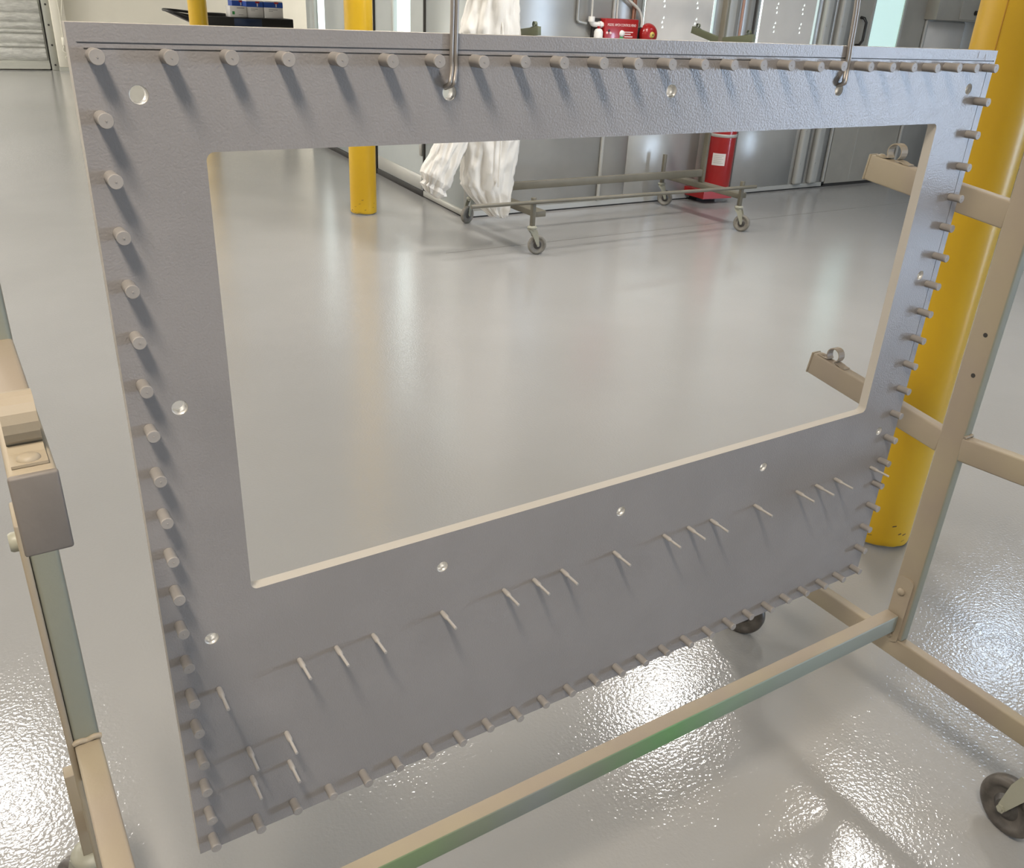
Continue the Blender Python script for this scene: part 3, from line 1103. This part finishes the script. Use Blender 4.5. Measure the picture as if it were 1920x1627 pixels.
o = tag(obj('copper_pipe', mb, M['copper']), 'thin copper pipe rising above the red control box', 'pipe')
# pvc elbow and conduit drops
el = thing('elbow_fitting', 'white plastic elbow fitting left of the red control box', 'fitting', (4.36, BY, 1.39))
mb = MB()
mb.tube([(4.345, BY - .05, 1.435), (4.345, BY - .05, 1.405), (4.36, BY - .05, 1.387), (4.39, BY - .05, 1.382), (4.452, BY - .05, 1.382)], .019, 12, 0, 3)
obj('elbow', mb, M['white'], el)
mb = MB()
mb.cyl((4.345, BY - .05, 1.40), (4.345, BY - .05, 1.436), .025, n=14)
obj('coupling', mb, M['white'], el)
mb = MB()
mb.cyl((4.415, BY - .05, 1.382), (4.438, BY - .05, 1.382), .024, n=14)
obj('coupling', mb, M['white'], el)
mb = MB()
mb.cyl((4.345, BY - .05, 1.43), (4.335, BY - .05, 2.6), .007, n=8)
obj('drop_cord', mb, M['conduit'], el)
ct = thing('hanging_canister', 'small white canister hanging beside the red control box', 'canister', (4.41, BY, 1.22))
mb = MB()
mb.lathe([(.030, 1.22), (.034, 1.23), (.034, 1.335), (.024, 1.352), (.012, 1.356)], c=(4.405, BY - .07, 0), n=18)
obj('body', mb, M['white'], ct)
obj('cap', MB().cyl((4.405, BY - .07, 1.354), (4.405, BY - .07, 1.372), .012, n=10), M['red'], ct)
mb = MB()
mb.rbox(4.38, 4.45, BY - .03, BY - .001, 1.20, 1.425, .003, 1)
tag(obj('dark_backplate', mb, M['rubber_gap']), 'black backing plate behind the white canister', 'plate')
mb = MB()
mb.tube([(4.60, BY - .02, 2.5), (4.605, BY - .02, 1.46), (4.60, BY - .03, 1.428)], .006, 8)
obj('cord', mb, M['conduit'], cb)
# wall conduit loop left of the fittings
mb = MB()
mb.tube([(4.235, BY - .02, 2.6), (4.235, BY - .02, 1.41), (4.25, BY - .02, 1.395), (4.32, BY - .02, 1.385)], .011, 8)
tag(obj('grey_conduit', mb, M['galv']), 'grey conduit on the booth wall left of the white elbow', 'conduit')


# ------------------------------------------------------------------ white coverall hanging on the far rack
def cloth_tube(mb, rings, n=72, seed=0.0, fold=.018):
    """rings: (x, y, z, half width, half depth, tilt)"""
    R2 = []
    for i in range(len(rings) - 1):
        for k in range(10):
            t = k / 10
            t2 = t * t * (3 - 2 * t) * .5 + t * .5
            R2.append([a + (b - a) * t2 for a, b in zip(rings[i], rings[i + 1])])
    R2.append(list(rings[-1]))
    vs = []
    for q, (x, y, z, hw, hd, ti) in enumerate(R2):
        for i in range(n):
            a = 2 * PI * i / n
            cx, sx = math.cos(a), math.sin(a)
            rid = 1 - abs(noise.noise(Vector((cx * 2.6 + seed, sx * 2.6 + seed, z * 2.2 + cx)))) * 2.6
            rid2 = 1 - abs(noise.noise(Vector((cx * 4.5 - seed, sx * 4.5, z * 8.0 + 2 * sx)))) * 2.6
            f1 = fold * (.8 * rid + .55 * rid2 - .5)
            r = 1 + f1 / max(hw, .03)
            vs.append((x + hw * r * cx, y + hd * r * sx + f1 * .7 * sx, z + hw * cx * ti))
    fs = []
    m = len(R2)
    for k in range(m - 1):
        for i in range(n):
            j2 = (i + 1) % n
            fs.append((k * n + i, (k + 1) * n + i, (k + 1) * n + j2, k * n + j2))
    fs.append(tuple(range(n)))
    fs.append(tuple(range((m - 1) * n + n - 1, (m - 1) * n - 1, -1)))
    mb.add(vs, fs, 0, True)


suit = thing('coverall', 'white disposable coverall hanging from the empty rack', 'coverall', (2.98, 5.06, .17))
mb = MB()
cloth_tube(mb, [(3.04, 5.07, 1.98, .03, .03, 0), (3.04, 5.07, 1.90, .15, .05, 0), (3.04, 5.06, 1.70, .160, .07, 0), (3.03, 5.05, 1.50, .165, .085, 0), (3.02, 5.05, 1.33, .200, .095, 0), (3.03, 5.05, 1.10, .215, .10, 0),
                (3.05, 5.05, .90, .212, .10, 0), (3.06, 5.05, .70, .198, .10, 0), (3.035, 5.05, .50, .190, .09, -.1), (3.03, 5.05, .38, .178, .085, -.25), (3.06, 5.05, .29, .150, .07, -.4), (3.09, 5.05, .235, .105, .05, -.4), (3.12, 5.05, .195, .05, .03, -.2)], seed=1.3, fold=.024)
body = obj('torso', mb, M['suit'], suit)
mb = MB()
cloth_tube(mb, [(2.90, 5.05, 1.02, .05, .04, 0), (2.84, 5.05, .88, .090, .055, -.2), (2.765, 5.04, .72, .095, .06, -.3), (2.70, 5.03, .60, .088, .06, -.4), (2.66, 5.03, .53, .090, .06, -.5), (2.635, 5.03, .47, .092, .062, -.6),
                (2.625, 5.03, .435, .066, .045, -.6), (2.615, 5.03, .41, .082, .052, -.6), (2.61, 5.03, .38, .045, .03, -.6)], seed=7.7, fold=.020)
obj('sleeve', mb, M['suit'], suit)
mb = MB()
pts = [(3.045 + .006 * math.sin(z * 9), 4.93 + .012 * math.cos(z * 5) + (.03 if z > 1.4 else 0), z) for z in [1.62 - .1 * q for q in range(13)]]
mb.tube(pts, .006, 6, 0, 3)
obj('zip_placket', mb, M['suit'], suit)
mb = MB()
mb.tube([(3.04, 5.07, 1.97), (3.04, 5.10, 2.06), (3.08, 5.20, 2.085), (3.295, 5.25, 2.07)], .003, 8, 0, 4)
obj('hang_cord', mb, M['conduit'], suit)

# ------------------------------------------------------------------ far wall: roller door, cart, cartons
rd = struct(obj('door_3', MB().box(-1.2, 2.03, YF - .06, YF - .002, .12, 2.9), M['frame_grey']), 'roller door covered with silver foil insulation')
zs = [.16, .37, .44, .60, .67, .78, .93, 1.12, 1.45, 1.8, 2.2, 2.8]
for z0, z1 in zip(zs[:-1], zs[1:]):
    mb = MB()
    n = 24
    vs = []
    for i in range(n + 1):
        x = -1.15 + (2.0 + 1.15) * i / n
        for k in range(7):
            t = k / 6
            z = z0 + (z1 - z0) * t
            d = .035 * math.sin(PI * t) ** .6 + .012 * noise.noise(Vector((x * 4, z * 9, 1.0)))
            vs.append((x, YF - .065 - d, z))
    mb.add(vs, [(i * 7 + k, (i + 1) * 7 + k, (i + 1) * 7 + k + 1, i * 7 + k + 1) for i in range(n) for k in range(6)], 0, True)
    obj('foil_quilt', mb, M['foil'], rd)
obj('bottom_bar', MB().box(-1.2, 2.03, YF - .10, YF - .002, .02, .12), M['frame_grey'], rd)
obj('dark_gap', MB().box(2.03, 2.055, YF - .05, YF - .002, .0, 2.9), M['rubber_gap'], rd)
gr = MB()
gr.rbox(2.055, 2.175, YF - .11, YF - .002, 0, 3.0, .006, 1)
tr = struct(obj('trim_1', gr, M['frame_grey']), 'grey guide rail with bolts beside the roller door')
for z in (.09, .42, .75, 1.08, 1.41):
    obj('bolt', MB().cyl((2.115, YF - .118, z), (2.115, YF - .11, z), .018, n=10), M['rubber_gap'], tr)
gr = MB()
gr.rbox(2.175, 2.40, YF - .20, YF - .002, 0.06, CEIL, .01, 1)
tr2 = struct(obj('trim_2', gr, M['wall_white']), 'cream pier beside the roller door')
obj('plinth', MB().box(2.17, 2.42, YF - .22, YF - .002, 0, .06), M['frame_grey'], tr2)
mb = MB()
mb.rbox(2.27, 2.33, YF - .25, YF - .2, .42, .56, .008, 1)
mb.tube([(2.30, YF - .215, .42), (2.27, YF - .22, .34), (2.34, YF - .22, .28), (2.29, YF - .22, .22), (2.37, YF - .22, .15), (2.38, YF - .215, .07)], .008, 6, 0, 4)
mb.tube([(2.30, YF - .215, .56), (2.31, YF - .215, 1.0), (2.24, YF - .21, 2.2)], .006, 6)
mb.tube([(2.33, YF - .215, .9), (2.39, YF - .215, 1.2), (2.39, YF - .21, 2.2)], .006, 6)
tag(obj('wall_socket_cable', mb, M['wall_white']), 'cream socket with a dangling cable on the pier by the roller door', 'cable')

CY = 14.0
cart = thing('service_cart', 'black plastic service cart with a sloping handle at the far wall', 'cart', (4.1, CY, 0))
mb = MB()
mb.rbox(3.50, 4.825, CY - .25, CY + .25, .98, 1.125, .012, 2)
mb.rbox(3.50, 3.90, CY - .05, CY + .25, 1.10, 1.165, .01, 2)
obj('top_tray', mb, M['black'], cart)
mb = MB()
mb.rbox(3.95, 4.35, CY - .256, CY - .249, 1.01, 1.11, .003, 1)
obj('blue_tag', mb, M['bluedark'], cart)
mb = MB()
mb.tube([(3.52, CY - .18, 1.03), (3.33, CY - .2, 1.09), (3.09, CY - .2, 1.168), (3.08, CY + .15, 1.18), (3.30, CY + .2, 1.17), (3.52, CY + .2, 1.15)], .018, 10, 0, 4)
obj('handle', mb, M['black'], cart)
mb = MB()
v = [(3.50, CY - .15, .99), (3.50, CY - .15, 1.12), (3.10, CY - .15, 1.175), (3.10, CY - .15, 1.155), (3.50, CY + .12, .99), (3.50, CY + .12, 1.12), (3.10, CY + .12, 1.175), (3.10, CY + .12, 1.155)]
mb.add(v, [(0, 1, 2, 3), (7, 6, 5, 4), (0, 4, 5, 1), (1, 5, 6, 2), (2, 6, 7, 3), (3, 7, 4, 0)])
obj('handle_wing', mb, M['black'], cart)
for x in (3.56, 4.76):
    for y in (CY - .2, CY + .2):
        mb = MB()
        mb.rbox(x - .03, x + .03, y - .03, y + .03, .12, .98, .006, 1)
        obj('leg', mb, M['black'], cart)
        mb = MB()
        mb.cyl((x, y - .02, .06), (x, y + .02, .06), .06, n=16)
        mb.cyl((x, y, .06), (x, y, .13), .012, n=8)
        obj('caster', mb, M['tyre'], cart)
mb = MB()
mb.rbox(3.50, 4.825, CY - .25, CY + .25, .25, .33, .012, 2)
obj('lower_tray', mb, M['black'], cart)


def carton(x0, x1, z0, z1, y, label, blue, name='product_carton'):
    t = thing(name, label, 'carton', ((x0 + x1) / 2, y, z0), 'cartons on the black cart')
    mb = MB()
    zb = z0 + (z1 - z0) * .62 if blue else z1
    mb.rbox(x0, x1, y - .1, y + .1, z0, z1, .003, 1)
    b = obj('box', mb, M['white'], t)
    if blue:
        mb = MB()
        mb.box(x0 - .001, x1 + .001, y - .101, y + .101, zb, z1 - .015)
        obj('blue_band', mb, M['blue'], b)
        mb = MB()
        mb.box((x0 + x1) / 2 + .01, (x0 + x1) / 2 + .07, y - .1025, y - .1, z1 - .035, z1 - .012)
        obj('red_mark', mb, M['red'], b)
        mb = MB()
        mb.box((x0 + x1) / 2 + .03, (x0 + x1) / 2 + .045, y - .1022, y - .1, zb + .01, zb + .05)
        obj('white_mark', mb, M['white'], b)
        mb = MB()
        mb.box(x0 + .06, x1 - .08, y - .1008, y - .1, zb - .03, zb - .022)
        mb.box(x0 + .06, x0 + .12, y - .1008, y - .1, zb - .05, zb - .044)
        obj('printed_line', mb, M['ink'], b)
    else:
        mb = MB()
        mb.box(x0 + .03, x0 + .065, y - .1008, y - .1, z0 + .035, z0 + .075)
        obj('green_mark', mb, M['greenp'], b)
        mb = MB()
        mb.box(x0 + .10, x1 - .03, y - .1008, y - .1, z1 - .028, z1 - .018)
        mb.box(x0 + .12, x1 - .05, y - .1008, y - .1, z0 + .03, z0 + .036)
        obj('printed_line', mb, M['ink'], b)


carton(3.912, 4.15, 1.1255, 1.268, CY - .12, 'low white carton with a small green mark on the black cart', False)
carton(4.16, 4.40, 1.1255, 1.350, CY - .10, 'blue topped white carton in the middle of the black cart', True)
carton(4.415, 4.685, 1.1255, 1.352, CY - .12, 'blue topped white carton at the right end of the black cart', True)
carton(4.02, 4.20, 1.1255, 1.352, CY + .13, 'blue topped white carton behind the low white carton', True)
